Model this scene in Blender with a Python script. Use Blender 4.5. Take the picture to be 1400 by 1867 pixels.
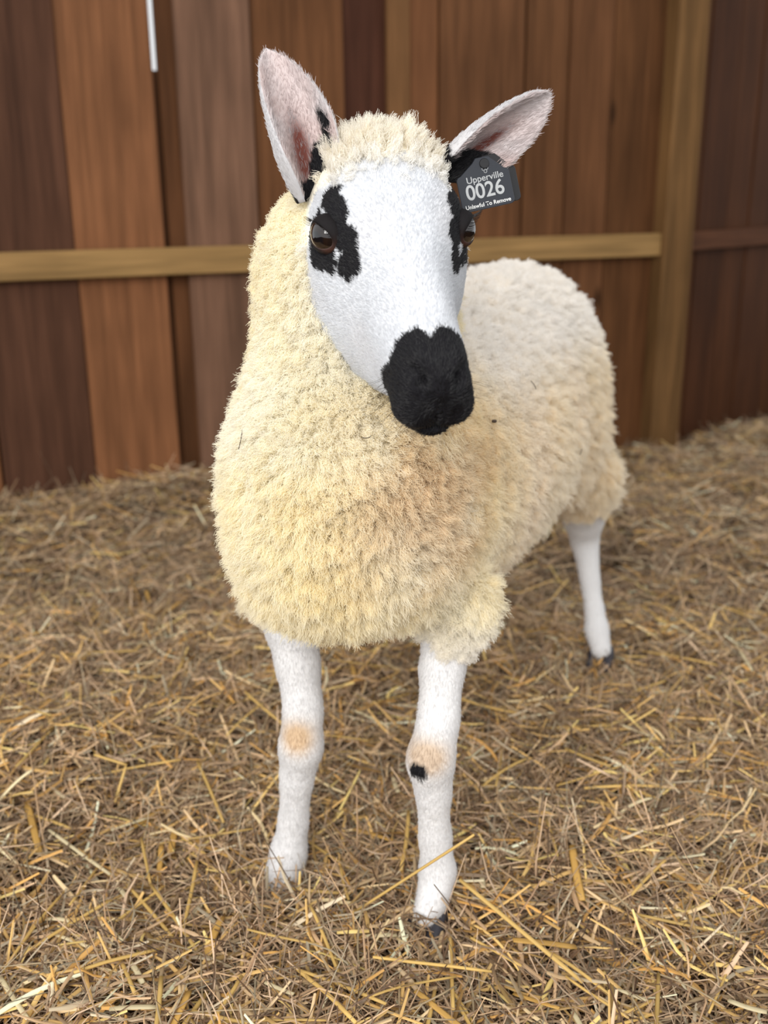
import bpy, math, random
import numpy as np
from mathutils import Vector, Matrix, Euler

for o in list(bpy.data.objects):
    bpy.data.objects.remove(o)
S = bpy.context.scene
COL = S.collection
RNG = np.random.default_rng(7)
random.seed(7)

# ------------------------------------------------------------------ camera, world, light, exposure
CAM_H, FPX, PITCH, ROLL = 0.80, 1888.0, math.radians(17.2), math.radians(0.57)
c_f = np.array([0, math.cos(PITCH), -math.sin(PITCH)])
_u0 = np.cross([1.0, 0, 0], c_f)
c_r = np.array([1.0, 0, 0]) * math.cos(ROLL) - _u0 * math.sin(ROLL)
c_u = _u0 * math.cos(ROLL) + np.array([1.0, 0, 0]) * math.sin(ROLL)
cam = bpy.data.cameras.new('camera')
cam.sensor_fit = 'VERTICAL'
cam.sensor_height = 24.0
cam.lens = 24.0 * FPX / 1867.0
cam.clip_start = 0.05
cam.dof.use_dof = True
cam.dof.focus_distance = 0.95
cam.dof.aperture_fstop = (cam.lens / 1000.0) / 0.0078
camo = bpy.data.objects.new('camera', cam)
COL.objects.link(camo)
camo.matrix_world = Matrix(((c_r[0], c_u[0], -c_f[0], 0), (c_r[1], c_u[1], -c_f[1], 0),
                            (c_r[2], c_u[2], -c_f[2], CAM_H), (0, 0, 0, 1)))
S.camera = camo

S.view_settings.view_transform = 'Standard'
S.view_settings.look = 'None'
S.view_settings.gamma = 1.0
S.view_settings.use_curve_mapping = False
S.view_settings.exposure = 0.36
S.cycles.diffuse_bounces = 7
S.cycles.transmission_bounces = 8

w = bpy.data.worlds.new('overcast_sky')
S.world = w
w.use_nodes = True
bg = w.node_tree.nodes['Background']
bg.inputs['Color'].default_value = (0.97, 0.985, 1.0, 1)
bg.inputs['Strength'].default_value = 0.72

def area(name, loc, target, size, power, color):
    L = bpy.data.lights.new(name, 'AREA')
    L.shape = 'RECTANGLE'
    L.size, L.size_y = size
    L.energy = power
    L.color = color
    o = bpy.data.objects.new(name, L)
    COL.objects.link(o)
    o.location = loc
    o.rotation_euler = (Vector(target) - Vector(loc)).to_track_quat('-Z', 'Y').to_euler()
    return o
# daylight of the open barn door behind the photographer
area('barn_door_daylight', (-0.9, -2.2, 2.1), (0, 1.1, 0.5), (2.6, 2.2), 135, (1.0, 0.98, 0.95))

# ------------------------------------------------------------------ helpers
def ray(px, py):
    return c_f + (px - 700) / FPX * c_r - (py - 933.5) / FPX * c_u
def on_y(px, py, y):
    d = ray(px, py)
    return np.array([0, 0, CAM_H]) + d * (y / d[1])
def on_z(px, py, z):
    d = ray(px, py)
    return np.array([0, 0, CAM_H]) + d * ((z - CAM_H) / d[2])

def tag(o, label=None, cat=None, group=None, kind=None):
    if label: o['label'] = label
    if cat: o['category'] = cat
    if group: o['group'] = group
    if kind: o['kind'] = kind
    return o
def empty(name, loc=(0, 0, 0)):
    o = bpy.data.objects.new(name, None)
    o.empty_display_size = 0.05
    COL.objects.link(o)
    o.location = loc
    return o
def wmat(o):
    m = Matrix.Translation(o.location)
    return m if o.parent is None else wmat(o.parent) @ o.matrix_parent_inverse @ m
def link(name, data, parent=None, mat=None):
    """links world-space data under a parent that carries only a location"""
    o = bpy.data.objects.new(name, data)
    COL.objects.link(o)
    if mat is not None and not data.materials:
        data.materials.append(mat)
    if parent is not None:
        o.parent = parent
        o.matrix_parent_inverse = wmat(parent).inverted()
    return o
def mesh_np(name, V, F, smooth=True, colors=None):
    me = bpy.data.meshes.new(name)
    V = np.asarray(V, np.float32)
    F = np.asarray(F, np.int32)
    k = F.shape[1]
    me.vertices.add(len(V))
    me.vertices.foreach_set('co', V.ravel())
    me.loops.add(F.size)
    me.loops.foreach_set('vertex_index', F.ravel())
    me.polygons.add(len(F))
    me.polygons.foreach_set('loop_start', np.arange(0, F.size, k, dtype=np.int32))
    me.polygons.foreach_set('loop_total', np.full(len(F), k, np.int32))
    me.update(calc_edges=True)
    if smooth:
        me.polygons.foreach_set('use_smooth', np.ones(len(F), bool))
    if colors is not None:
        a = me.color_attributes.new('coat', 'FLOAT_COLOR', 'POINT')
        c = np.ones((len(V), 4), np.float32)
        c[:, :3] = colors
        a.data.foreach_set('color', c.ravel())
    return me
def grid_faces(nu, nv, wrap_v=False, off=0):
    i, j = np.meshgrid(np.arange(nu - 1), np.arange(nv if wrap_v else nv - 1), indexing='ij')
    j2 = (j + 1) % nv
    return (np.stack([i * nv + j, i * nv + j2, (i + 1) * nv + j2, (i + 1) * nv + j], -1).reshape(-1, 4) + off)
def vnormals(V, F):
    a, b, c, d = (V[F[:, k]] for k in range(4))
    n = np.cross(c - a, d - b)
    N = np.zeros_like(V)
    for k in range(4):
        np.add.at(N, F[:, k], n)
    return N / (np.linalg.norm(N, axis=1, keepdims=True) + 1e-12)
def unit(v):
    return v / (np.linalg.norm(v, axis=-1, keepdims=True) + 1e-12)
def srgb(r, g, b):
    c = np.array([r, g, b]) / 255.0
    return np.where(c <= 0.04045, c / 12.92, ((c + 0.055) / 1.055) ** 2.4)

_perm = np.random.default_rng(3).permutation(512)
def vnoise(P, scale, seed=0):
    """smooth value noise in -1..1"""
    q = np.asarray(P, float) * scale + 31.7 * (seed + 1)
    i = np.floor(q).astype(np.int64)
    f = q - i
    f = f * f * (3 - 2 * f)
    def h(a, b, c):
        return _perm[(_perm[(_perm[(a + seed * 13) & 511] + b) & 511] + c) & 511] / 255.5 - 1
    r = 0
    for dx in (0, 1):
        for dy in (0, 1):
            for dz in (0, 1):
                wgt = ((f[..., 0] if dx else 1 - f[..., 0]) * (f[..., 1] if dy else 1 - f[..., 1]) *
                       (f[..., 2] if dz else 1 - f[..., 2]))
                r = r + wgt * h(i[..., 0] + dx, i[..., 1] + dy, i[..., 2] + dz)
    return r
def sstep(a, b, x):
    t = np.clip((x - a) / (b - a), 0, 1)
    return t * t * (3 - 2 * t)

# ------------------------------------------------------------------ materials
def new_mat(name, rough=0.6, spec=0.3):
    m = bpy.data.materials.new(name)
    m.use_nodes = True
    b = m.node_tree.nodes['Principled BSDF']
    b.inputs['Roughness'].default_value = rough
    b.inputs['Specular IOR Level'].default_value = spec
    return m, m.node_tree, b
def mat_plain(name, col, rough=0.6, spec=0.3):
    m, nt, b = new_mat(name, rough, spec)
    n = nt.nodes.new('ShaderNodeTexNoise')
    n.inputs['Scale'].default_value = 60
    mx = nt.nodes.new('ShaderNodeMix'); mx.data_type = 'RGBA'
    mx.inputs[6].default_value = (*(np.array(col) * 0.85), 1)
    mx.inputs[7].default_value = (*np.minimum(np.array(col) * 1.12, 1), 1)
    nt.links.new(n.outputs['Fac'], mx.inputs[0])
    nt.links.new(mx.outputs[2], b.inputs['Base Color'])
    return m
def mat_attr(name, rough=0.7, spec=0.2, attr='coat', tip=None, sheen=0.0, trans=0.0, bump=None):
    """colour from an attribute; hair strands lighten or tint toward their tips"""
    m, nt, b = new_mat(name, rough, spec)
    a = nt.nodes.new('ShaderNodeAttribute'); a.attribute_name = attr
    src = a.outputs['Color']
    if tip is not None:
        hi = nt.nodes.new('ShaderNodeHairInfo')
        mx = nt.nodes.new('ShaderNodeMix'); mx.data_type = 'RGBA'; mx.blend_type = 'MULTIPLY'
        mp = nt.nodes.new('ShaderNodeMapRange')
        mp.inputs['To Min'].default_value = tip[0]; mp.inputs['To Max'].default_value = tip[1]
        nt.links.new(hi.outputs['Intercept'], mp.inputs['Value'])
        mx.inputs[0].default_value = 1.0
        nt.links.new(src, mx.inputs[6])
        nt.links.new(mp.outputs['Result'], mx.inputs[7])
        src = mx.outputs[2]
    nt.links.new(src, b.inputs['Base Color'])
    if sheen:
        b.inputs['Sheen Weight'].default_value = sheen
        b.inputs['Sheen Roughness'].default_value = 0.5
    if bump:
        n = nt.nodes.new('ShaderNodeTexNoise'); n.inputs['Scale'].default_value = bump[0]
        n.inputs['Detail'].default_value = 6
        bp = nt.nodes.new('ShaderNodeBump'); bp.inputs['Strength'].default_value = bump[1]
        bp.inputs['Distance'].default_value = 0.003
        nt.links.new(n.outputs['Fac'], bp.inputs['Height'])
        nt.links.new(bp.outputs['Normal'], b.inputs['Normal'])
    if trans:
        out = nt.nodes['Material Output']
        t = nt.nodes.new('ShaderNodeBsdfTranslucent')
        nt.links.new(src, t.inputs['Color'])
        ms = nt.nodes.new('ShaderNodeMixShader')
        ms.inputs[0].default_value = trans
        nt.links.new(b.outputs[0], ms.inputs[1])
        nt.links.new(t.outputs[0], ms.inputs[2])
        nt.links.new(ms.outputs[0], out.inputs['Surface'])
    return m
def mat_wood(name, rough=0.65):
    """sawn timber: the tone is the board's own colour, the grain runs up the board"""
    m, nt, b = new_mat(name, rough, 0.08)
    oi = nt.nodes.new('ShaderNodeObjectInfo')
    tc = nt.nodes.new('ShaderNodeTexCoord')
    ad = nt.nodes.new('ShaderNodeVectorMath'); ad.operation = 'ADD'
    cm = nt.nodes.new('ShaderNodeMath'); cm.operation = 'MULTIPLY'; cm.inputs[1].default_value = 37.0
    nt.links.new(oi.outputs['Random'], cm.inputs[0])
    nt.links.new(tc.outputs['Object'], ad.inputs[0]); nt.links.new(cm.outputs[0], ad.inputs[1])
    mp = nt.nodes.new('ShaderNodeMapping'); mp.inputs['Scale'].default_value = (14, 14, 0.9)
    nt.links.new(ad.outputs[0], mp.inputs['Vector'])
    n1 = nt.nodes.new('ShaderNodeTexNoise'); n1.inputs['Scale'].default_value = 1.6
    n1.inputs['Detail'].default_value = 7; n1.inputs['Distortion'].default_value = 0.6
    nt.links.new(mp.outputs[0], n1.inputs['Vector'])
    n2 = nt.nodes.new('ShaderNodeTexNoise'); n2.inputs['Scale'].default_value = 2.4; n2.inputs['Detail'].default_value = 3
    nt.links.new(ad.outputs[0], n2.inputs['Vector'])
    n3 = nt.nodes.new('ShaderNodeTexNoise'); n3.inputs['Scale'].default_value = 9
    mp3 = nt.nodes.new('ShaderNodeMapping'); mp3.inputs['Scale'].default_value = (9, 9, 0.5)
    nt.links.new(ad.outputs[0], mp3.inputs['Vector']); nt.links.new(mp3.outputs[0], n3.inputs['Vector'])
    r1 = nt.nodes.new('ShaderNodeMapRange')
    r1.inputs['From Min'].default_value = 0.3; r1.inputs['From Max'].default_value = 0.7
    r1.inputs['To Min'].default_value = 0.72; r1.inputs['To Max'].default_value = 1.25
    nt.links.new(n1.outputs['Fac'], r1.inputs['Value'])
    r2 = nt.nodes.new('ShaderNodeMapRange')
    r2.inputs['From Min'].default_value = 0.3; r2.inputs['From Max'].default_value = 0.7
    r2.inputs['To Min'].default_value = 0.8; r2.inputs['To Max'].default_value = 1.15
    nt.links.new(n2.outputs['Fac'], r2.inputs['Value'])
    r3 = nt.nodes.new('ShaderNodeMapRange')
    r3.inputs['From Min'].default_value = 0.35; r3.inputs['From Max'].default_value = 0.65
    r3.inputs['To Min'].default_value = 0.86; r3.inputs['To Max'].default_value = 1.1
    nt.links.new(n3.outputs['Fac'], r3.inputs['Value'])
    mu = nt.nodes.new('ShaderNodeMath'); mu.operation = 'MULTIPLY'
    nt.links.new(r1.outputs[0], mu.inputs[0]); nt.links.new(r2.outputs[0], mu.inputs[1])
    mu2 = nt.nodes.new('ShaderNodeMath'); mu2.operation = 'MULTIPLY'
    nt.links.new(mu.outputs[0], mu2.inputs[0]); nt.links.new(r3.outputs[0], mu2.inputs[1])
    vm = nt.nodes.new('ShaderNodeVectorMath'); vm.operation = 'SCALE'
    nt.links.new(oi.outputs['Color'], vm.inputs[0]); nt.links.new(mu2.outputs[0], vm.inputs['Scale'])
    # knots
    vo = nt.nodes.new('ShaderNodeTexVoronoi'); vo.inputs['Scale'].default_value = 1.0
    mk = nt.nodes.new('ShaderNodeMapping'); mk.inputs['Scale'].default_value = (4.2, 4.2, 2.0)
    nt.links.new(ad.outputs[0], mk.inputs['Vector']); nt.links.new(mk.outputs[0], vo.inputs['Vector'])
    rk = nt.nodes.new('ShaderNodeMapRange')
    rk.inputs['From Min'].default_value = 0.03; rk.inputs['From Max'].default_value = 0.10
    rk.inputs['To Min'].default_value = 0.35; rk.inputs['To Max'].default_value = 1.0
    nt.links.new(vo.outputs['Distance'], rk.inputs['Value'])
    vk = nt.nodes.new('ShaderNodeVectorMath'); vk.operation = 'SCALE'
    nt.links.new(vm.outputs[0], vk.inputs[0]); nt.links.new(rk.outputs[0], vk.inputs['Scale'])
    nt.links.new(vk.outputs[0], b.inputs['Base Color'])
    bp = nt.nodes.new('ShaderNodeBump'); bp.inputs['Strength'].default_value = 0.35; bp.inputs['Distance'].default_value = 0.004
    nt.links.new(n1.outputs['Fac'], bp.inputs['Height']); nt.links.new(bp.outputs[0], b.inputs['Normal'])
    return m
M_WOOD = mat_wood('sawn_barn_wood')
M_STRAW = mat_attr('straw', rough=0.5, spec=0.35, trans=0.12)
M_EARTH = mat_plain('dark_bedding_base', srgb(58, 42, 28), 0.95, 0.05)
M_SKIN = mat_attr('coat_base', rough=0.85, spec=0.1, bump=(260, 0.5))
M_WOOL = mat_attr('wool_fibre', rough=0.75, spec=0.15, tip=(0.97, 1.0), trans=0.45)
M_FUR = mat_attr('short_fur', rough=0.42, spec=0.45, tip=(0.92, 1.0), trans=0.2)
M_HOOF = mat_plain('dark_hoof_horn', srgb(52, 50, 56), 0.45, 0.4)

# ------------------------------------------------------------------ barn wall
WA, WB = np.array([-0.96, 2.68]), np.array([0.89, 3.47])
w_dir = unit(WB - WA)
w_nor = np.array([w_dir[1], -w_dir[0]])          # towards the camera
POST_T = None
def wall_hit(px, py, A=WA, nor=w_nor, dr=w_dir):
    d = ray(px, py)
    t = (A @ nor) / (d[:2] @ nor)
    p = np.array([0, 0, CAM_H]) + t * d
    return (p[:2] - A) @ dr, p[2]
TOP = 2.7
def box_mesh(name, sx, sy, sz, bev=0.003, seed=0, wob=0.0):
    """a sawn board standing on z=0, slightly rounded long edges, ends a little out of true"""
    hx, hy = sx / 2, sy / 2
    ring = [(-hx + bev, -hy), (hx - bev, -hy), (hx, -hy + bev), (hx, hy - bev), (hx - bev, hy), (-hx + bev, hy), (-hx, hy - bev), (-hx, -hy + bev)]
    V, F = [], []
    r = random.Random(seed)
    zs = [0, sz * .33, sz * .66, sz]
    for z in zs:
        dx = r.uniform(-wob, wob)
        for x, y in ring:
            V.append((x + dx, y, z))
    me = bpy.data.meshes.new(name)
    for k in range(3):
        for j in range(8):
            F.append((k * 8 + j, k * 8 + (j + 1) % 8, (k + 1) * 8 + (j + 1) % 8, (k + 1) * 8 + j))
    F.append(tuple(range(7, -1, -1)))
    F.append(tuple(24 + j for j in range(8)))
    me.from_pydata(V, [], F)
    me.update()
    return me
def wall_piece(parent, name, t0, t1, tone, depth=0.022, front=0.0, z0=-0.12, z1=TOP, tilt=0.0, A=WA, dr=w_dir, nor=w_nor, seed=0):
    """vertical piece between t0 and t1 along the wall; its front face stands `front` metres proud of the wall line"""
    me = box_mesh(name, t1 - t0, depth, z1 - z0, seed=seed, wob=0.0015)
    o = link(name, me, parent, M_WOOD)
    c = A + dr * (t0 + t1) / 2 + nor * (front - depth / 2)
    o.matrix_parent_inverse = Matrix.Identity(4)
    o.location = (c[0] - parent.location[0], c[1] - parent.location[1], z0 - parent.location[2])
    o.rotation_euler = (0, tilt, math.atan2(dr[1], dr[0]))
    o.color = (*tone, 1)
    return o
def rail_piece(parent, name, t0, t1, z, h, tone, depth, front, A=WA, dr=w_dir, nor=w_nor):
    me = box_mesh(name, h, depth, t1 - t0, seed=5, wob=0.001)
    o = link(name, me, parent, M_WOOD)
    c = A + dr * t0 + nor * (front - depth / 2)
    o.matrix_parent_inverse = Matrix.Identity(4)
    o.location = (c[0] - parent.location[0], c[1] - parent.location[1], z - parent.location[2])
    yaw = math.atan2(dr[1], dr[0])
    o.rotation_euler = (Matrix.Rotation(yaw, 3, 'Z') @ Matrix.Rotation(math.pi / 2, 3, 'Y')).to_euler()
    o.color = (*tone, 1)
    return o

wall_back = empty('wall_back', (WA[0], WA[1], 0)); tag(wall_back, kind='structure')
T = lambda px: wall_hit(px, 230)[0]
tone = dict(A=srgb(80, 53, 39), B=srgb(119, 79, 52), C=srgb(115, 85, 67), D=srgb(102, 67, 42), E=srgb(74, 45, 33), S=srgb(112, 79, 50),
            F=srgb(110, 72, 46), G=srgb(101, 67, 43), H=srgb(98, 65, 41), I=srgb(100, 66, 42), J=srgb(92, 60, 36), P=srgb(108, 79, 48),
            R=srgb(146, 115, 73), K=srgb(84, 52, 30), BT=srgb(90, 58, 36))
k = 0
for x0, x1, key, fr in [(-1000, -830, 'C', 0), (-826, -660, 'B', -.004), (-656, -480, 'A', .003), (-476, -290, 'D', 0), (-286, -74, 'B', .002),
                        (-70, 115, 'A', 0.004), (116, 286, 'B', 0.0), (329, 464, 'C', 0.004), (467, 631, 'D', -0.004),
                        (709, 749, 'S', 0.0), (750, 800, 'F', -.002), (803, 954, 'G', 0.0), (958, 1033, 'H', -.002),
                        (1035, 1111, 'I', 0.002), (1114, 1215, 'J', 0.0)]:
    wall_piece(wall_back, 'board', T(x0), T(x1), tone[key], front=fr, seed=k, tilt=random.uniform(-.0015, .0015)); k += 1
# boards set back behind the open joints
z_slit = wall_hit(290, 126)[1]
wall_piece(wall_back, 'backing_board', T(299), T(352), tone['BT'], front=-0.03)
wall_piece(wall_back, 'backing_board', T(262), T(300) - .001, tone['BT'] * .8, front=-0.034, z1=z_slit)
wall_piece(wall_back, 'backing_board', T(610), T(715), tone['E'], front=-0.03)
for px in (-828, -658, -478, -288, -72, 115.5, 465, 749.5, 801, 956, 1034, 1112):
    wall_piece(wall_back, 'batten', T(px) - .035, T(px) + .035, tone['BT'] * .7, front=-0.027, seed=k); k += 1
# post and rails in front of the boards
tp0, tp1 = T(1203), T(1257)
wall_piece(wall_back, 'post', tp0, tp1, tone['P'], depth=0.075, front=0.06)
z_r = wall_hit(300, 475)[1]
rail_piece(wall_back, 'rail', T(-1000), tp0 - .0005, z_r, 0.070, tone['R'], 0.04, 0.045)
tpe = tp1 + .0
# the darker stretch of boarding that turns away beyond the post
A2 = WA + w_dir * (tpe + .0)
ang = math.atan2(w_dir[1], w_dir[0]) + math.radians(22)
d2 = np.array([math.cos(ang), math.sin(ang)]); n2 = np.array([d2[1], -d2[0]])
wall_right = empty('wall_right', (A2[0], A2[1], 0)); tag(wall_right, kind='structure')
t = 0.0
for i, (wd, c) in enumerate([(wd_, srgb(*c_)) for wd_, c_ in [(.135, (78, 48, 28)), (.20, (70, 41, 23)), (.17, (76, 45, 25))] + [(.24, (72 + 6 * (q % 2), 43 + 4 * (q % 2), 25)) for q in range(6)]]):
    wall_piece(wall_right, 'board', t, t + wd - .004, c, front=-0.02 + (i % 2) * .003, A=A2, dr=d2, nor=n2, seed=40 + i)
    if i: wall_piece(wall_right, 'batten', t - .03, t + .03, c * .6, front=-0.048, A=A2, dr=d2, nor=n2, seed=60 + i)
    t += wd
zr2 = wall_hit(1300, 437, A2, n2, d2)[1]
rail_piece(wall_right, 'rail', 0.004, t, zr2, 0.062, srgb(92, 58, 38), 0.03, 0.012, A=A2, dr=d2, nor=n2)

# ------------------------------------------------------------------ floor and straw
def ground(x, y):
    """height of the trodden straw surface"""
    P = np.stack([x, y, np.zeros_like(x)], -1)
    z = 0.026 * vnoise(P, 3.2, 1) + 0.018 * vnoise(P, 8, 2) + 0.004 * vnoise(P, 22, 4)
    wy = WA[1] + (x - WA[0]) * (w_dir[1] / w_dir[0])
    z = z + (0.035 - 0.10 * sstep(-.3, 0.9, x)) * sstep(1.0, 0.0, wy - y)
    for hx, hy, rr, dd in ((-0.125, 1.085, 0.085, .012), (0.05, 0.99, 0.06, .012), (0.385, 1.69, 0.10, .02)):
        z = z - dd * np.exp(-((x - hx) ** 2 + (y - hy) ** 2) / rr ** 2)
    z = z + 0.03 * np.exp(-((x + .62) ** 2 + (y - 1.5) ** 2) / .09)
    return z
gx, gy = np.meshgrid(np.linspace(-3.2, 4.2, 297), np.linspace(-1.2, 5.6, 273), indexing='ij')
gz = ground(gx, gy) - 0.02
fl = link('floor', mesh_np('floor', np.stack([gx, gy, gz], -1).reshape(-1, 3), grid_faces(297, 273)[:, ::-1]), None, M_EARTH)
tag(fl, kind='structure')

SHADES = np.array([srgb(*c) for c in [(180, 150, 112), (152, 124, 92), (200, 172, 128), (124, 98, 72), (208, 170, 104), (190, 146, 80), (168, 144, 114), (216, 198, 162), (146, 134, 108), (96, 74, 54), (160, 136, 106), (186, 160, 128)]])
def straw_batch(N, xr, yr, length, width, lift, tiltsd, bend, segs, shades, rng, keep=None):
    x = rng.uniform(*xr, N); y = rng.uniform(*yr, N)
    if keep is not None:
        m = keep(x, y); x, y = x[m], y[m]
    n = len(x)
    L = rng.uniform(*length, n) * (0.6 + 0.8 * rng.random(n))
    th = rng.uniform(0, 2 * np.pi, n)
    dz = rng.normal(0, tiltsd, n)
    d = unit(np.stack([np.cos(th), np.sin(th), dz], -1))
    side = unit(np.cross(d, np.stack([rng.normal(0, .35, n), rng.normal(0, .35, n), np.ones(n)], -1)))
    up = np.cross(side, d)
    z = ground(x, y) + rng.uniform(lift[0], lift[1], n)
    c = np.stack([x, y, z], -1)
    W = rng.uniform(*width, n) / 2
    b1 = rng.normal(0, bend, n); b2 = rng.normal(0, bend, n)
    kink = rng.normal(0, bend, n) * (rng.random(n) < .3)
    s = np.linspace(-.5, .5, segs + 1)
    cen = c[:, None] + d[:, None] * (L[:, None] * s)[..., None] + side[:, None] * (L[:, None] * b1[:, None] * (s ** 2 - .08))[..., None] \
        + up[:, None] * (L[:, None] * (b2[:, None] * (s ** 2 - .08) + kink[:, None] * np.maximum(s - .1, 0)))[..., None]
    wid = W[:, None] * np.where(np.abs(s) > .45, .65, 1.0)
    lift_mid = up * (W * 0.9)[:, None]
    V = np.stack([cen - side[:, None] * wid[..., None], cen + lift_mid[:, None], cen + side[:, None] * wid[..., None]], 2)   # n, segs+1, 3, 3
    K = (segs + 1) * 3
    a, b = np.meshgrid(np.arange(segs), np.arange(2), indexing='ij')
    q = np.stack([a * 3 + b, a * 3 + b + 1, (a + 1) * 3 + b + 1, (a + 1) * 3 + b], -1).reshape(-1, 4)
    F = (q[None] + (np.arange(n) * K)[:, None, None]).reshape(-1, 4)
    col = np.clip(shades[rng.integers(0, len(shades), n)] * rng.uniform(.42, 1.75, (n, 1)) * np.array([1.0, 1.0, 1.07]), 0, .9)
    return V.reshape(-1, 3), F, np.repeat(col, K, 0)
def in_view(x, y):
    # the ground the photograph takes in, with a step of margin to either side, up to the boarding
    wy = WA[1] + (x - WA[0]) * (w_dir[1] / w_dir[0])
    tt = (x - A2[0]) * d2[0] + (y - A2[1]) * d2[1]
    ww = np.where(x > A2[0], A2[1] + (x - A2[0]) * d2[1] / d2[0], wy)
    r_ = np.random.default_rng(len(x)).random(len(x))
    return ((np.abs(x) < 0.22 + 0.44 * y) | ((np.abs(x) < 0.85 + 0.46 * y) & (r_ < .42))) & (y < ww - .03)
parts = []
R1 = np.random.default_rng(11)
near = lambda x, y: in_view(x, y) & (R1.random(len(x)) < np.clip(1.75 - .62 * y, .22, 1))
def add(b): parts.append(b)
hay = SHADES[[0, 1, 3, 6, 8, 9, 10, 11]]
gold = SHADES[[0, 2, 4, 5, 7, 2, 4]]
add(straw_batch(258947, (-2.4, 2.4), (.62, 3.9), (.045, .13), (.0010, .0024), (-.026, .017), .36, .85, 4, hay, R1, near))
add(straw_batch(75789, (-2.4, 2.4), (.62, 3.9), (.035, .09), (.0022, .0045), (-.010, .016), .26, .18, 2, np.r_[gold, hay[:3]], R1, near))
add(straw_batch(20210, (-2.4, 2.4), (1.9, 3.9), (.06, .14), (.003, .005), (-.008, .016), .28, .25, 2, np.r_[gold, hay], R1, in_view))
add(straw_batch(11000, (-1.3, 1.3), (.62, 1.9), (.04, .11), (.0028, .0058), (-.006, .018), .24, .30, 4, np.r_[gold, gold, hay[[0, 7]]], R1, in_view))
nv = 0; Vs, Fs, Cs = [], [], []
for V, F, c in parts:
    Vs.append(V); Fs.append(F + nv); Cs.append(c); nv += len(V)
V = np.concatenate(Vs); F = np.concatenate(Fs)
# no straw pokes through the boarding
tb = (V[:, :2] - WA) @ w_dir
for A_, n_, m_ in ((WA, w_nor, tb <= tpe), (A2, n2, tb > tpe)):
    dw = (V[:, :2] - A_) @ n_
    push = np.where(m_ & (dw < .006), .006 - dw, 0)
    V[:, :2] += push[:, None] * n_
bed = link('straw_bedding', mesh_np('straw_bedding', V, F, True, np.concatenate(Cs)), None, M_STRAW)
tag(bed, 'tangled layer of brown hay and golden straw covering the barn floor', 'straw', kind='stuff')
print('straw faces', len(F))

# single stalks lying on top of the bedding
def stalk_mesh(name, pts, rad, col, flat=0.55, n=6):
    pts = np.asarray(pts, float)
    m = len(pts)
    tg = unit(np.gradient(pts, axis=0))
    sd = unit(np.cross(tg, [0, 0, 1.0])); up = np.cross(sd, tg)
    a = np.linspace(0, 2 * np.pi, n, endpoint=False)
    r = rad * np.where((np.arange(m) == 0) | (np.arange(m) == m - 1), .85, 1.0)
    V = pts[:, None] + (np.cos(a)[None, :, None] * sd[:, None] + flat * np.sin(a)[None, :, None] * up[:, None]) * r[:, None, None]
    V = V.reshape(-1, 3)
    F = grid_faces(m, n, True)
    me = bpy.data.meshes.new(name)
    me.from_pydata(V.tolist(), [], F.tolist() + [tuple(range(n - 1, -1, -1)), tuple((m - 1) * n + j for j in range(n))])
    me.update()
    me.polygons.foreach_set('use_smooth', np.ones(len(me.polygons), bool))
    at = me.color_attributes.new('coat', 'FLOAT_COLOR', 'POINT')
    c = np.ones((len(V), 4), np.float32); c[:, :3] = col
    at.data.foreach_set('color', c.ravel())
    return me
def put_stalk(pts, rad, col, name, label, group, flat=.55, lift=.006):
    pts = np.array(pts, float)
    pts[:, 2] += lift
    base = pts[0].copy()
    o = link(name, stalk_mesh(name, pts - base, rad, col, flat), None, M_STRAW)
    o.location = base
    tag(o, label, 'straw', group)
    return o
def px_stalk(p0, p1, rad, col, label, group, name='straw_stalk', z0=.012, z1=.012, sag=0.0, flat=.55):
    a, b = on_z(*p0, 0.0), on_z(*p1, 0.0)
    for q, zz in ((a, z0), (b, z1)):
        q[2] = float(ground(np.array([q[0]]), np.array([q[1]]))[0]) + zz
    a, b = on_z(p0[0], p0[1], a[2]), on_z(p1[0], p1[1], b[2])
    s = np.linspace(0, 1, 7)[:, None]
    pts = a + (b - a) * s
    pts[:, 2] += (sag * 4 * s * (1 - s))[:, 0]
    put_stalk(pts, rad, col, name, label, group, flat)
GOLD, PALE, TAN, GREY = srgb(212, 176, 104), srgb(228, 212, 170), srgb(186, 146, 96), srgb(176, 176, 150)
G1, G2, G3, G4 = 'loose golden straw stalks', 'pale split straw pieces', 'thin hay stems on the bedding', 'broad straw leaf blades'
LB = {G1: 'long golden straw stalk lying loose on top of the bedding', G2: 'pale cream piece of split straw lying on the bedding',
      G3: 'thin grey-tan hay stem lying across the bedding', G4: 'broad flat amber straw blade lying on the bedding'}
NM = {G1: 'straw_stalk', G2: 'split_straw', G3: 'loose_hay', G4: 'flat_straw'}
CL = {G1: GOLD, G2: PALE, G3: srgb(172, 152, 120), G4: srgb(198, 156, 84)}
RD = {G1: .0021, G2: .0030, G3: .0010, G4: .0040}
FLT = {G1: .7, G2: .35, G3: .9, G4: .18}
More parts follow.
